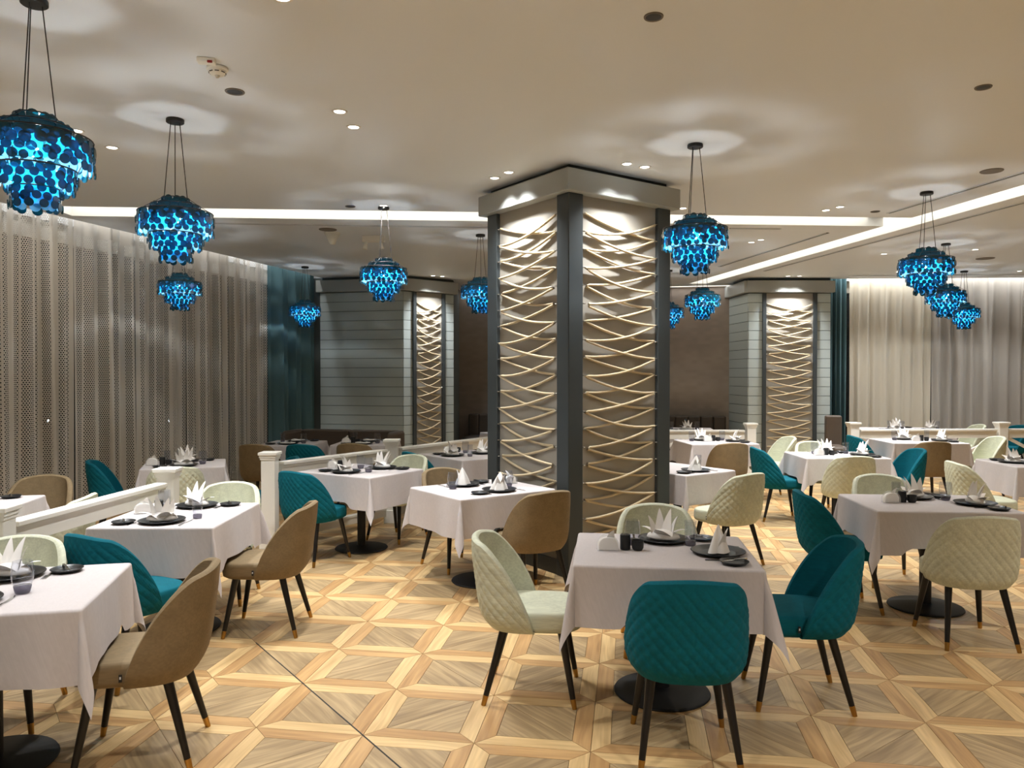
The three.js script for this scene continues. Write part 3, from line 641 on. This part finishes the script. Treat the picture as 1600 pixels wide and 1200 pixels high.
function table(desc, x, d, ry, w, dd, opt) {
  const t = thing('dining_table', 'pedestal table under the cloth of ' + desc, 'table', x, 0, d, ry * D2R, 'pedestal dining tables');
  part('base', lathe([[0, 0], [.235, 0], [.24, .006], [.235, .014], [.12, .026], [.045, .034], [0, .034]], 40), M.tableMetal, t);
  part('column', cyl(.038, .038, .65, 20, 0, .355, 0), M.tableMetal, t);
  part('tabletop', rb(w - .014, .03, dd - .014, .006, 0, TOP - .0185, 0), M.tableTop, t);
  const R = ry * D2R, cs = Math.cos(R), sn = Math.sin(R), tucks = [[], [], [], []];
  const world = (lx, lz) => [x + lx * cs + lz * sn, d - (-lx * sn + lz * cs)];
  for (const [cx, cd] of chairSpots) { const ux = cx - x, uz = -(cd - d), lx = ux * cs - uz * sn, lz = ux * sn + uz * cs; if (Math.abs(lx) < w / 2 + .3 && Math.abs(lz) < dd / 2 + .3) { const side = Math.abs(lx) - w / 2 > Math.abs(lz) - dd / 2; tucks[side ? (lx > 0 ? 0 : 1) : (lz > 0 ? 2 : 3)].push(side ? lz : lx); } }
  const g = clothGeo(w, dd, opt.over || .29, opt.seed, tucks);
  const c = new THREE.Mesh(g, M.cloth); c.name = numbered('tablecloth'); c.position.set(x, 0, -d); c.rotation.y = ry * D2R; c.castShadow = c.receiveShadow = true;
  c.userData = { label: 'pale grey cloth draped over ' + desc, category: 'tablecloth', group: 'pale grey tablecloths' }; scene.add(c);
  const put = (name, label, cat, lx, lz, turn, group, y = TOP + .001) => { const p = world(lx, lz); return thing(name, label, cat, p[0], y, p[1], R + turn, group); };
  const small = opt.far;
  for (const [side, kind, shift, word] of opt.seats) {
    const cfg = { near: [0, dd / 2, 0], back: [0, -dd / 2, Math.PI], right: [w / 2, 0, Math.PI / 2], left: [-w / 2, 0, -Math.PI / 2] }[side];
    const sd = (word ? word + ' ' : '') + { near: 'near side', back: 'far side', right: 'right side', left: 'left side' }[side] + ' of ' + desc;
    const tr = cfg[2], c2 = Math.cos(tr), s2 = Math.sin(tr);
    const L = (a, b) => { a += (shift || 0); return [cfg[0] + a * c2 - b * s2, cfg[1] - a * s2 - b * c2]; }; // a: diner's right, b: inwards from the edge
    let q = L(0, .165); const p1 = put('dinner_plate', 'round black plate, ' + sd, 'plate', q[0], q[1], tr, 'black dinner plates'); part('dish', plateGeo, M.blackCeramic, p1);
    const np = put('napkin', 'folded white napkin, ' + sd, 'napkin', q[0], q[1], tr + (kind * 1.7 % 1) * .8 - .3, 'folded white napkins', TOP + .0055);
    part('folded_linen', small === 2 ? napkinFlat : napkins[kind % 5], M.napkin, np);
    q = L(-.205, .12); const p2 = put('side_plate', 'small black side plate, ' + sd, 'plate', q[0], q[1], tr, 'black side plates'); part('dish', sidePlateGeo, M.blackCeramic, p2);
    const bk = put('butter_knife', 'butter knife on side plate, ' + sd, 'knife', q[0], q[1], tr + .5, 'butter knives', TOP + .0185); part('handle', butterHandle, M.cutlery, bk); part('blade', butterBlade, M.cutlery, bk);
    q = L(.165, .28); const gl = put('drinking_glass', 'clear tumbler with violet base, ' + sd, 'glass', q[0], q[1], 0, 'clear tumblers'); const tall = kind % 2 && !opt.low; part('bowl', tall ? tallWall : glassWall, M.glass, gl); part('base', tall ? tallBase : glassBase, M.glassViolet, gl);
    if (small) continue;
    q = L(-.15, .15); const fk = put('table_fork', 'steel fork, ' + sd, 'fork', q[0], q[1], tr, 'steel forks'); part('handle', forkHandle, M.cutlery, fk); part('tines', forkHead, M.cutlery, fk);
    q = L(.152, .14); const kn = put('table_knife', 'steel table knife, ' + sd, 'knife', q[0], q[1], tr, 'steel knives'); part('handle', knifeHandle, M.cutlery, kn); part('blade', knifeBlade, M.cutlery, kn);
  }
  if (opt.holder) {
    const [hx, hz, ht] = opt.holder;
    const hd = put('napkin_holder', 'clear paper napkin holder on ' + desc, 'napkin holder', hx, hz, ht, 'paper napkin holders');
    const f1 = part('side_panel', holderPlate, M.holder, hd); f1.position.z = .02; part('side_panel', holderPlate, M.holder, hd).position.z = -.024; part('floor_strip', bx(.11, .004, .048, 0, .002, 0), M.holder, hd);
    part('paper_napkins', paperGeo, M.paper, hd).position.z = -.013; part('napkin_tip', paperTip, M.paper, hd);
    const off = (a, b) => [hx + a * Math.cos(ht) + b * Math.sin(ht), hz - a * Math.sin(ht) + b * Math.cos(ht)];
    let q = off(.088, -.018); const sp = put('pepper_mill', 'black shaker beside the napkin holder on ' + desc, 'shaker', q[0], q[1], 0, 'black shakers'); part('body', potGeo, M.blackPot, sp); part('sieve', cyl(.012, .012, .002, 12, 0, .0755, 0), M.steel, sp);
    q = off(.148, -.004); const cu = put('sugar_cup', 'small black cup by the shaker on ' + desc, 'cup', q[0], q[1], 0, 'small black cups'); part('body', cupGeo, M.blackPot, cu);
  }
}
table('the nearest table', .755, 3.85, -7, .86, .73, { seed: 1, seats: [['back', 0, -.02], ['right', 3, -.06]], holder: [-.27, .05, .1] });
table('the right foreground table', 2.84, 5.26, -4, .92, .72, { seed: 2, seats: [['back', 1, 0], ['right', 2, -.06]], holder: [-.24, .02, .1] });
table('the table before the right pilaster', 3.54, 8.39, -1, .88, .7, { seed: 3, seats: [['back', 2, .04], ['right', 1, -.04]], holder: [-.2, .05, .1] });
table('the table by the right railing', 5.38, 10.17, -2, .95, .74, { seed: 0, far: 1, seats: [['back', 0, .1], ['right', 1, 0]], holder: [-.05, .05, .1] });
table('the table cut by the right edge', 5.25, 7.62, -4, .86, .74, { seed: 1, far: 1, seats: [['left', 1, 0]] });
table('the table behind the right railing', 6.3, 12.4, -3, 1.3, .72, { seed: 2, far: 1, seats: [['near', 0, -.2, 'left of'], ['near', 2, .35, 'right of'], ['back', 1, 0]] });
table('the table behind the pillar on the right', 2.66, 10.05, 6, .88, .74, { seed: 3, far: 1, seats: [['back', 2, .12], ['right', 0, 0]], holder: [-.08, -.05, .1] });
table('the table tucked right beside the pillar', 1.55, 7.18, 35.5, .66, .8, { seed: 0, over: .27, seats: [['near', 3, -.02]] });
table('the table left of the pillar', -.23, 5.94, 36, .86, .73, { seed: 2, low: 1, seats: [['near', 3, .02], ['back', 4, .05]], holder: [.31, -.06, Math.PI] });
table('the table by the tall railing post', -1.385, 7.05, -31.4, .86, .73, { seed: 1, seats: [['near', 0, 0], ['back', 2, -.08]], holder: [-.33, .03, -.1] });
table('the table half hidden by the pillar', -.485, 8.4, 38, .73, .86, { seed: 3, far: 1, seats: [['left', 1, 0], ['right', 2, 0]], holder: [-.06, -.3, .1] });
table('the table by the left railing', -2.09, 4.83, 1, .72, .86, { seed: 0, seats: [['near', 1, 0], ['back', 0, 0]], holder: [-.24, -.02, .35] });
table('the lower left table', -2.13, 3.13, 13, .88, .73, { seed: 2, seats: [['near', 2, -.02], ['back', 0, 0]], holder: [-.36, .03, -.1] });
table('the table by the left curtains', -3.22, 7.55, 20, .74, .72, { seed: 3, far: 1, seats: [['near', 2, 0], ['back', 1, 0]], holder: [-.29, .03, -.1] });
table('the table cut by the left edge', -3.78, 5.18, 9, .86, .72, { seed: 1, far: 1, seats: [['back', 2, -.05], ['near', 0, 0]] });
table('the left table by the dark bench', -2.82, 9.88, -2, .68, .74, { seed: 0, far: 2, seats: [['near', 0, 0], ['back', 1, 0]] });
table('the right table by the dark bench', -1.88, 9.9, -2, .74, .74, { seed: 1, far: 2, seats: [['near', 0, 0], ['back', 1, 0]], holder: [-.24, .1, .2] });
table('the far table left behind the pillar', .02, 11.55, 30, .74, .74, { seed: 2, far: 1, seats: [['left', 3, 0], ['right', 1, 0]] });
table('the far table right behind the pillar', 2.75, 12.35, -8, .95, .72, { seed: 3, far: 1, seats: [['near', 0, .05], ['left', 1, 0]] });

// ---------------------------------------------------------------- bench seats
function bench(label, a, b, hgt, channels, m, arms) {
  const s = seg(a, b), o = thing('bench_seat', label, 'bench', s.mx, 0, s.md, s.ry);
  part('plinth', bx(s.L - .06, .2, .5, 0, .1, .3), M.leatherDark, o);
  part('seat_pad', rb(s.L - .02, .25, .6, .05, 0, .325, .32), m, o);
  const n = channels, w = s.L / n, g = rb(w - .003, hgt - .22, .16, .03);
  for (let i = 0; i < n; i++) part('back_channel', g, m, o).position.set(-s.L / 2 + w * (i + .5), .22 + (hgt - .22) / 2, 0);
  if (arms) for (const k of [-1, 1]) { const a2 = lathe([[0, 0], [.07, 0], [.075, .02], [.075, hgt - .04], [.06, hgt], [0, hgt]], 20); a2.scale(.8, 1, 4.2); a2.translate(k * (s.L / 2 + .05), 0, .24); part('arm', a2, m, o); }
}
bench('low dark brown bench before the grey boarded wall', [-3.05, 11.25], [-1.62, 10.95], .8, 2, M.leather, true);
bench('dark channel-backed bench along the brown wall, left of the pillar', [-.82, 14.72], [1.6, 14.25], .85, 12, M.leatherDark);
bench('dark channel-backed bench along the brown wall, right of the pillar', [1.66, 14.24], [3.85, 13.82], .85, 10, M.leatherDark);
bench('grey-brown bench end beside the right teal drape', [5.2, 12.75], [5.45, 12.7], .92, 1, M.leather);

// ---------------------------------------------------------------- cluster lamps of blue glass discs
const rows = [[.083, -.022, 11], [.083, -.052, 11], [.15, -.07, 20], [.15, -.1, 20], [.226, -.118, 30], [.226, -.152, 30], [.226, -.188, 30], [.226, -.222, 30], [.16, -.25, 21], [.16, -.284, 21], [.158, -.315, 21], [.097, -.336, 13], [.097, -.366, 13], [.095, -.395, 13]];
const discOf = r => { const g = new THREE.CylinderGeometry(r, r, .005, 14); g.rotateX(Math.PI / 2); return g; };
const discBig = discOf(.0245), discSmall = discOf(.0185), discMid = discOf(.0215), discFor = (row, x) => row < 6 ? discBig : Math.sin(x * 900) > .25 ? discMid : discSmall;
function discPlaces() {
  const out = []; seedState = 777;
  rows.forEach(([r, y, n], k) => { for (let i = 0; i < n; i++) { const th = (i + (k % 2) * .5 + rr(-.2, .2)) / n * Math.PI * 2, q = r + (k % 2 ? .0045 : -.0045) + (i % 2 ? .0028 : -.0028); out.push({ x: q * Math.sin(th), y: y + rr(-.006, .006), z: q * Math.cos(th), th, tilt: rr(-.06, .06), row: k }); } });
  return out;
}
const places = discPlaces();
const mergedRows = rows.map((_, k) => merge(places.filter(p => p.row === k).map(p => { const g = discFor(p.row, p.x).clone(); g.rotateX(p.tilt); g.rotateY(p.th); g.translate(p.x, p.y, p.z); return g; })));
const innerDiscs = merge(places.filter(p => p.row > 4 && p.row !== 8).map(p => { const g = discOf(.022); g.rotateY(p.th + .09); const r = Math.hypot(p.x, p.z) - .014, t = p.th + .09; g.translate(r * Math.sin(t), p.y + .016, r * Math.cos(t)); return g; }));
function pendant(label, x, d, detailed) {
  const top = 2.735, o = thing('pendant_lamp', label, 'lamp', x, top, d, rr(0, 3), 'blue glass disc pendant lamps');
  const drop = H - top;
  part('canopy', lathe([[0, drop], [.052, drop], [.055, drop - .004], [.055, drop - .022], [.05, drop - .026], [0, drop - .026]], 24), M.black, o);
  for (let k = 0; k < 3; k++) { const a = k * 2.094 + .5; part('wire', barBetween(new THREE.Vector3(.03 * Math.sin(a), drop - .02, .03 * Math.cos(a)), new THREE.Vector3(.078 * Math.sin(a), -.006, .078 * Math.cos(a)), .0028, .0028, 6), M.wire, o); }
  const ringR = [[.083, -.006], [.15, -.052], [.226, -.098], [.16, -.236], [.096, -.322]];
  for (const [r, y] of ringR) { const g = new THREE.TorusGeometry(r, .0035, 6, 40); g.rotateX(Math.PI / 2); g.translate(0, y, 0); part('ring', g, M.wire, o); }
  const spokes = []; for (let k = 0; k < 3; k++) { const a = k * 2.094 + .5, S = Math.sin(a), C = Math.cos(a); for (let i = 0; i < 4; i++) spokes.push(barBetween(new THREE.Vector3(ringR[i][0] * S, ringR[i][1], ringR[i][0] * C), new THREE.Vector3(ringR[i + 1][0] * S, ringR[i + 1][1], ringR[i + 1][0] * C), .002, .002, 5)); spokes.push(barBetween(new THREE.Vector3(0, -.09, 0), new THREE.Vector3(.15 * S, -.052, .15 * C), .002, .002, 5)); }
  part('frame', spokes, M.wire, o);
  part('lampholder', cyl(.017, .017, .045, 14, 0, -.095, 0), M.black, o);
  const bulb = new THREE.SphereGeometry(.034, 16, 12); bulb.translate(0, -.148, 0); part('bulb', bulb, M.bulb, o);
  part('inner_discs', innerDiscs, M.blueInner, o).userData.kind = 'stuff';
  if (detailed) for (const p of places) { const m = part('glass_disc', discFor(p.row, p.x), M.blue, o); m.position.set(p.x, p.y, p.z); m.rotation.order = 'YXZ'; m.rotation.set(p.tilt, p.th, 0); }
  else mergedRows.forEach(g => { part('glass_disc_ring', g, M.blue, o).userData.kind = 'stuff'; });
  const l = new THREE.PointLight(COOL, PENDANT, 0, 2); l.position.set(x, top - .148, -d); l.castShadow = true; scene.add(l);
}
pendant('large blue glass disc lamp at the upper left corner', -2.09, 3.38, true);
pendant('blue glass disc lamp second from the left, below a light circle', -2.165, 4.957, true);
pendant('blue glass disc lamp hanging low behind the second lamp on the left', -3.73, 8.64, false);
pendant('small blue glass disc lamp before the teal corner drape', -3.15, 11.71, false);
pendant('blue glass disc lamp left of the pillar before the boarded wall', -1.257, 7.54, false);
pendant('blue glass disc lamp half hidden by the left edge of the pillar', -.37, 9.03, false);
pendant('blue glass disc lamp right of the pillar top', 1.306, 5.497, true);
pendant('blue glass disc lamp below the one right of the pillar', 2.5, 10.1, false);
pendant('blue glass disc lamp nearest of the three in the right row', 3.73, 6.93, false);
pendant('blue glass disc lamp in the middle of the right row', 5.44, 9.65, false);
pendant('blue glass disc lamp farthest of the right row', 7.17, 12.2, false);
pendant('blue glass disc lamp peeking out beside the right edge of the pillar', 2.47, 12.1, false);

// ---------------------------------------------------------------- ceiling fittings
const trimGeo = lathe([[.034, -.001], [.037, -.005], [.047, -.004], [.048, 0], [.034, 0]], 24), lensGeo = lathe([[0, -.0025], [.034, -.0025], [.034, 0], [0, 0]], 20);
function downlight(label, x, d, I, tx = 0, td = 0, cone = 56) {
  const o = thing('downlight', label, 'downlight', x, H, d, 0, 'lit recessed downlights');
  part('trim', trimGeo, M.chromeTrim, o); part('lens', lensGeo, M.lens, o);
  const l = new THREE.SpotLight(WARM, I, 0, cone * D2R, .9, 2); l.position.set(x, H - .012, -d); l.target.position.set(x + tx, 0, -(d + td)); l.castShadow = true; l.shadow.radius = 1.6; scene.add(l, l.target);
}
const C = (px, py) => { const d = 1968 / (585 - py); return [(px - 800) / 1200 * d, d]; };
downlight('lit downlight cut by the top edge of the picture', -1.0, 3.36, SPOT * .7);
downlight('farther of the two lit downlights above the free floor, left', -1.05, 5.11, SPOT * .8);
downlight('nearer of the two lit downlights above the free floor, left', -1.075, 4.81, SPOT * .8);
downlight('lit downlight showing right above the upper left blue lamp', -2.97, 4.84, SPOT * .75);
downlight('lit downlight beside the upper left blue lamp, middle of three', -2.93, 5.19, SPOT * .75);
downlight('lit downlight farthest of three beside the upper left lamp', -2.89, 5.57, SPOT * .75);
downlight('lit downlight directly above the lamp left of the pillar', -1.247, 7.48, SPOT);
downlight('left one of two lit downlights by the pillar, left face', -.145, 6.43, SPOT * .6, .2, .1, 50);
downlight('right one of two lit downlights by the pillar, left face', -.026, 6.25, SPOT * .6, .2, .1, 50);
downlight('left one of two lit downlights by the pillar, right face', .895, 6.0, SPOT * .6, -.1, .2, 50);
downlight('right one of two lit downlights by the pillar, right face', 1.05, 6.09, SPOT * .6, -.1, .2, 50);
downlight('lit downlight just right of the pillar above the glowing slot', 1.685, 7.6, SPOT);
downlight('left one of a lit pair above the right part of the cross slot', 3.135, 7.69, SPOT);
downlight('right one of a lit pair above the right part of the cross slot', 3.21, 7.54, SPOT);
downlight('left one of a lit pair behind the cross slot', 2.97, 9.55, SPOT_FAR);
downlight('right one of a lit pair behind the cross slot', 3.03, 9.37, SPOT_FAR);
downlight('left one of a lit pair above the left roped pilaster', -1.31, 12.77, SPOT_FAR * .6, .05, .08, 50);
downlight('right one of a lit pair above the left roped pilaster', -1.165, 12.86, SPOT_FAR * .6, .05, .08, 50);
downlight('left one of a lit pair above the right roped pilaster', 4.6, 12.82, SPOT_FAR * .65, 0, .1, 50);
downlight('right one of a lit pair above the right roped pilaster', 4.79, 12.82, SPOT_FAR * .65, 0, .1, 50);
downlight('lit downlight left of the right row of lamps', 5.06, 10.47, SPOT_FAR);
downlight('lit downlight right of the right row of lamps', 6.08, 10.1, SPOT_FAR);
downlight('lit downlight showing behind the nearest lamp of the right row', 5.44, 10.4, SPOT_FAR);
downlight('lit downlight beside the nearest lamp of the right row, low', 6.18, 12.3, SPOT_FAR);
downlight('lit downlight at the far right edge above the curtains', 8.05, 12.2, SPOT_FAR);
downlight('lit downlight outside the frame above the lower left table', -2.6, 2.4, SPOT * .6);
downlight('lit downlight above the viewer on the left', -1.0, 1.6, SPOT);
downlight('lit downlight above the viewer on the right', 2.3, .9, SPOT * 2.1, 0, 0, 62);
downlight('lit downlight outside the frame on the right', 4.9, 4.6, SPOT * 1.3);
downlight('lit downlight behind the viewer, centre', .6, -1.4, SPOT * 2.2, 0, 0, 62);
downlight('lit downlight above the viewer, far right', 4.2, 1.6, SPOT * 1.9, 0, 0, 62);
downlight('lit downlight behind the viewer on the left', -2.4, -.8, SPOT * 1.3, 0, 0, 62);
downlight('lit downlight outside the frame, far right', 6.6, 5.4, SPOT * 1.3);
downlight('lit downlight outside the frame by the left curtains', -4.4, 3.2, SPOT);

function ceilingDisc(label, x, d, m, r, name = 'ceiling_speaker') {
  const o = thing(name, label, name === 'ceiling_speaker' ? 'speaker' : 'downlight', x, H, d, 0);
  part('rim', lathe([[r * .8, -.004], [r * .95, -.007], [r, -.004], [r, 0], [r * .8, 0]], 28), M.greyDisc, o); part('grille', lathe([[0, -.004], [r * .82, -.004], [r * .82, 0], [0, 0]], 24), m, o);
}
{ let p = C(369, 145); ceilingDisc('dark round ceiling inset beside the smoke detector', ...p, M.dark, .055, 'ceiling_speaker'); }
{ let p = C(548, 323); ceilingDisc('small dark round inset before the cross slot, left', ...p, M.dark, .05); }
{ let p = C(1020, 29); ceilingDisc('unlit downlight near the top edge, right of centre', ...p, M.dark, .045, 'unlit_downlight'); }
{ let p = C(1533, 138); ceilingDisc('unlit downlight near the upper right edge', ...p, M.dark, .045, 'unlit_downlight'); }
{ let p = C(1547, 268); ceilingDisc('grey round ceiling speaker near the right edge', ...p, M.greyDisc, .085); }
{ let p = C(1366, 331); ceilingDisc('dark round inset near the junction of the slots', ...p, M.dark, .045); }
{ let p = C(1538, 404); ceilingDisc('grey round ceiling speaker above the right lamps', ...p, M.greyDisc, .12); }
{ let p = C(513, 359); ceilingDisc('grey round ceiling speaker behind the cross slot, left', ...p, M.greyDisc, .1); }
{
  const [x, d] = C(342, 108); const o = thing('smoke_detector', 'white smoke detector on the ceiling at the upper left', 'detector', x, H, d, .3);
  part('base', lathe([[0, 0], [.054, 0], [.055, -.012], [.05, -.018], [0, -.018]], 28), M.plastic, o); part('body', lathe([[.046, -.018], [.046, -.026], [.034, -.04], [0, -.042]], 28), M.plastic, o);
  for (let k = 0; k < 8; k++) part('vent_slot', bx(.022, .004, .004, 0, -.03, .0425, 0), M.dark, o).rotation.y = k * Math.PI / 4;
  part('sensor', lathe([[0, -.058], [.008, -.056], [.012, -.042], [0, -.042]], 14), M.plastic, o);
  const [x2, d2] = C(325, 94); const i = thing('indicator_light', 'small white ceiling box with red indicator by the detector', 'indicator', x2, H, d2, .2);
  part('box', rb(.09, .026, .05, .006, 0, -.013, 0), M.plastic, i); part('red_lens', rb(.026, .012, .012, .003, .02, -.022, .022), M.red, i);
}
{
  const [x, d] = C(520, 364); const o = thing('ceiling_sensor', 'white cone-shaped ceiling device behind the cross slot', 'sensor', x, H, d, 0);
  part('plate', cyl(.09, .09, .02, 28, 0, -.01, 0), M.plastic, o); part('cone', lathe([[0, -.14], [.03, -.135], [.045, -.1], [.085, -.02], [0, -.02]], 28), M.plastic, o);
  const [x3, d3] = C(584, 369); const e = thing('emergency_light', 'white twin-head emergency light hanging from the ceiling', 'emergency light', x3, H, d3, 0);
  part('box', rb(.26, .075, .06, .008, 0, -.0375, 0), M.plastic, e);
  for (const k of [-1, 1]) { const a = new THREE.Vector3(k * .085, -.07, .01), b = new THREE.Vector3(k * .1, -.16, .02); part('lamp_head', barBetween(b, a, .03, .016, 14), M.plastic, e); }
}
// slot air outlets
function slot(label, a, b, w = .03) {
  const s = seg(a, b), o = thing('slot_vent', label, 'vent', s.mx, H, s.md, s.ry, 'dark linear ceiling slot vents');
  part('slot', bx(s.L, .006, w, 0, -.002, 0), M.dark, o); for (const k of [-1, 1]) part('edge', bx(s.L, .01, .008, 0, -.004, k * (w / 2 + .004)), M.ceiling, o);
}
slot('dark slot vent before the right cove', C(1386.5, 333.5), [lipB(2.0) - .2, 2.0]);
slot('dark slot vent on the far side of the right cove', C(1194, 423.5), [lipB(3) + .62, 3.0]);
slot('dark slot vent left of the right cove, far part', C(1124, 416.5), C(1292, 364));
slot('short dark slot vent behind the lamp right of the pillar', C(1139.7, 357), C(1218.5, 357.7));
slot('long dark slot vent behind the cross slot, left', C(290, 348.5), C(790, 356));
slot('long dark slot vent before the right curtains', C(1326, 431), [10.3, 12.45]);

// small lamps in the dark outside the left windows, seen through the net
for (const [x, d, y, w] of [[-5.5, 9.1, 1.05, 'leftmost'], [-4.86, 10.9, .94, 'right one']]) {
  const o = thing('garden_lamp', 'tiny bright lamp outside, seen through the left net curtain, ' + w, 'lamp', x, 0, d, 0, 'garden lamps outside');
  part('stem', cyl(.01, .014, y - .015, 12, 0, (y - .015) / 2, 0), M.black, o);
  const g = new THREE.SphereGeometry(.016, 14, 10); g.translate(0, y, 0); part('globe', g, M.bulb, o);
  const l = new THREE.PointLight(COOL, .3, 0, 2); l.position.set(x, y, -d); l.castShadow = true; scene.add(l);
}
structure('ground', 'dark paving outside the left windows', bx(6, .1, 20, -10.4, -.06, -6), M.dark);

renderer.render(scene, camera);
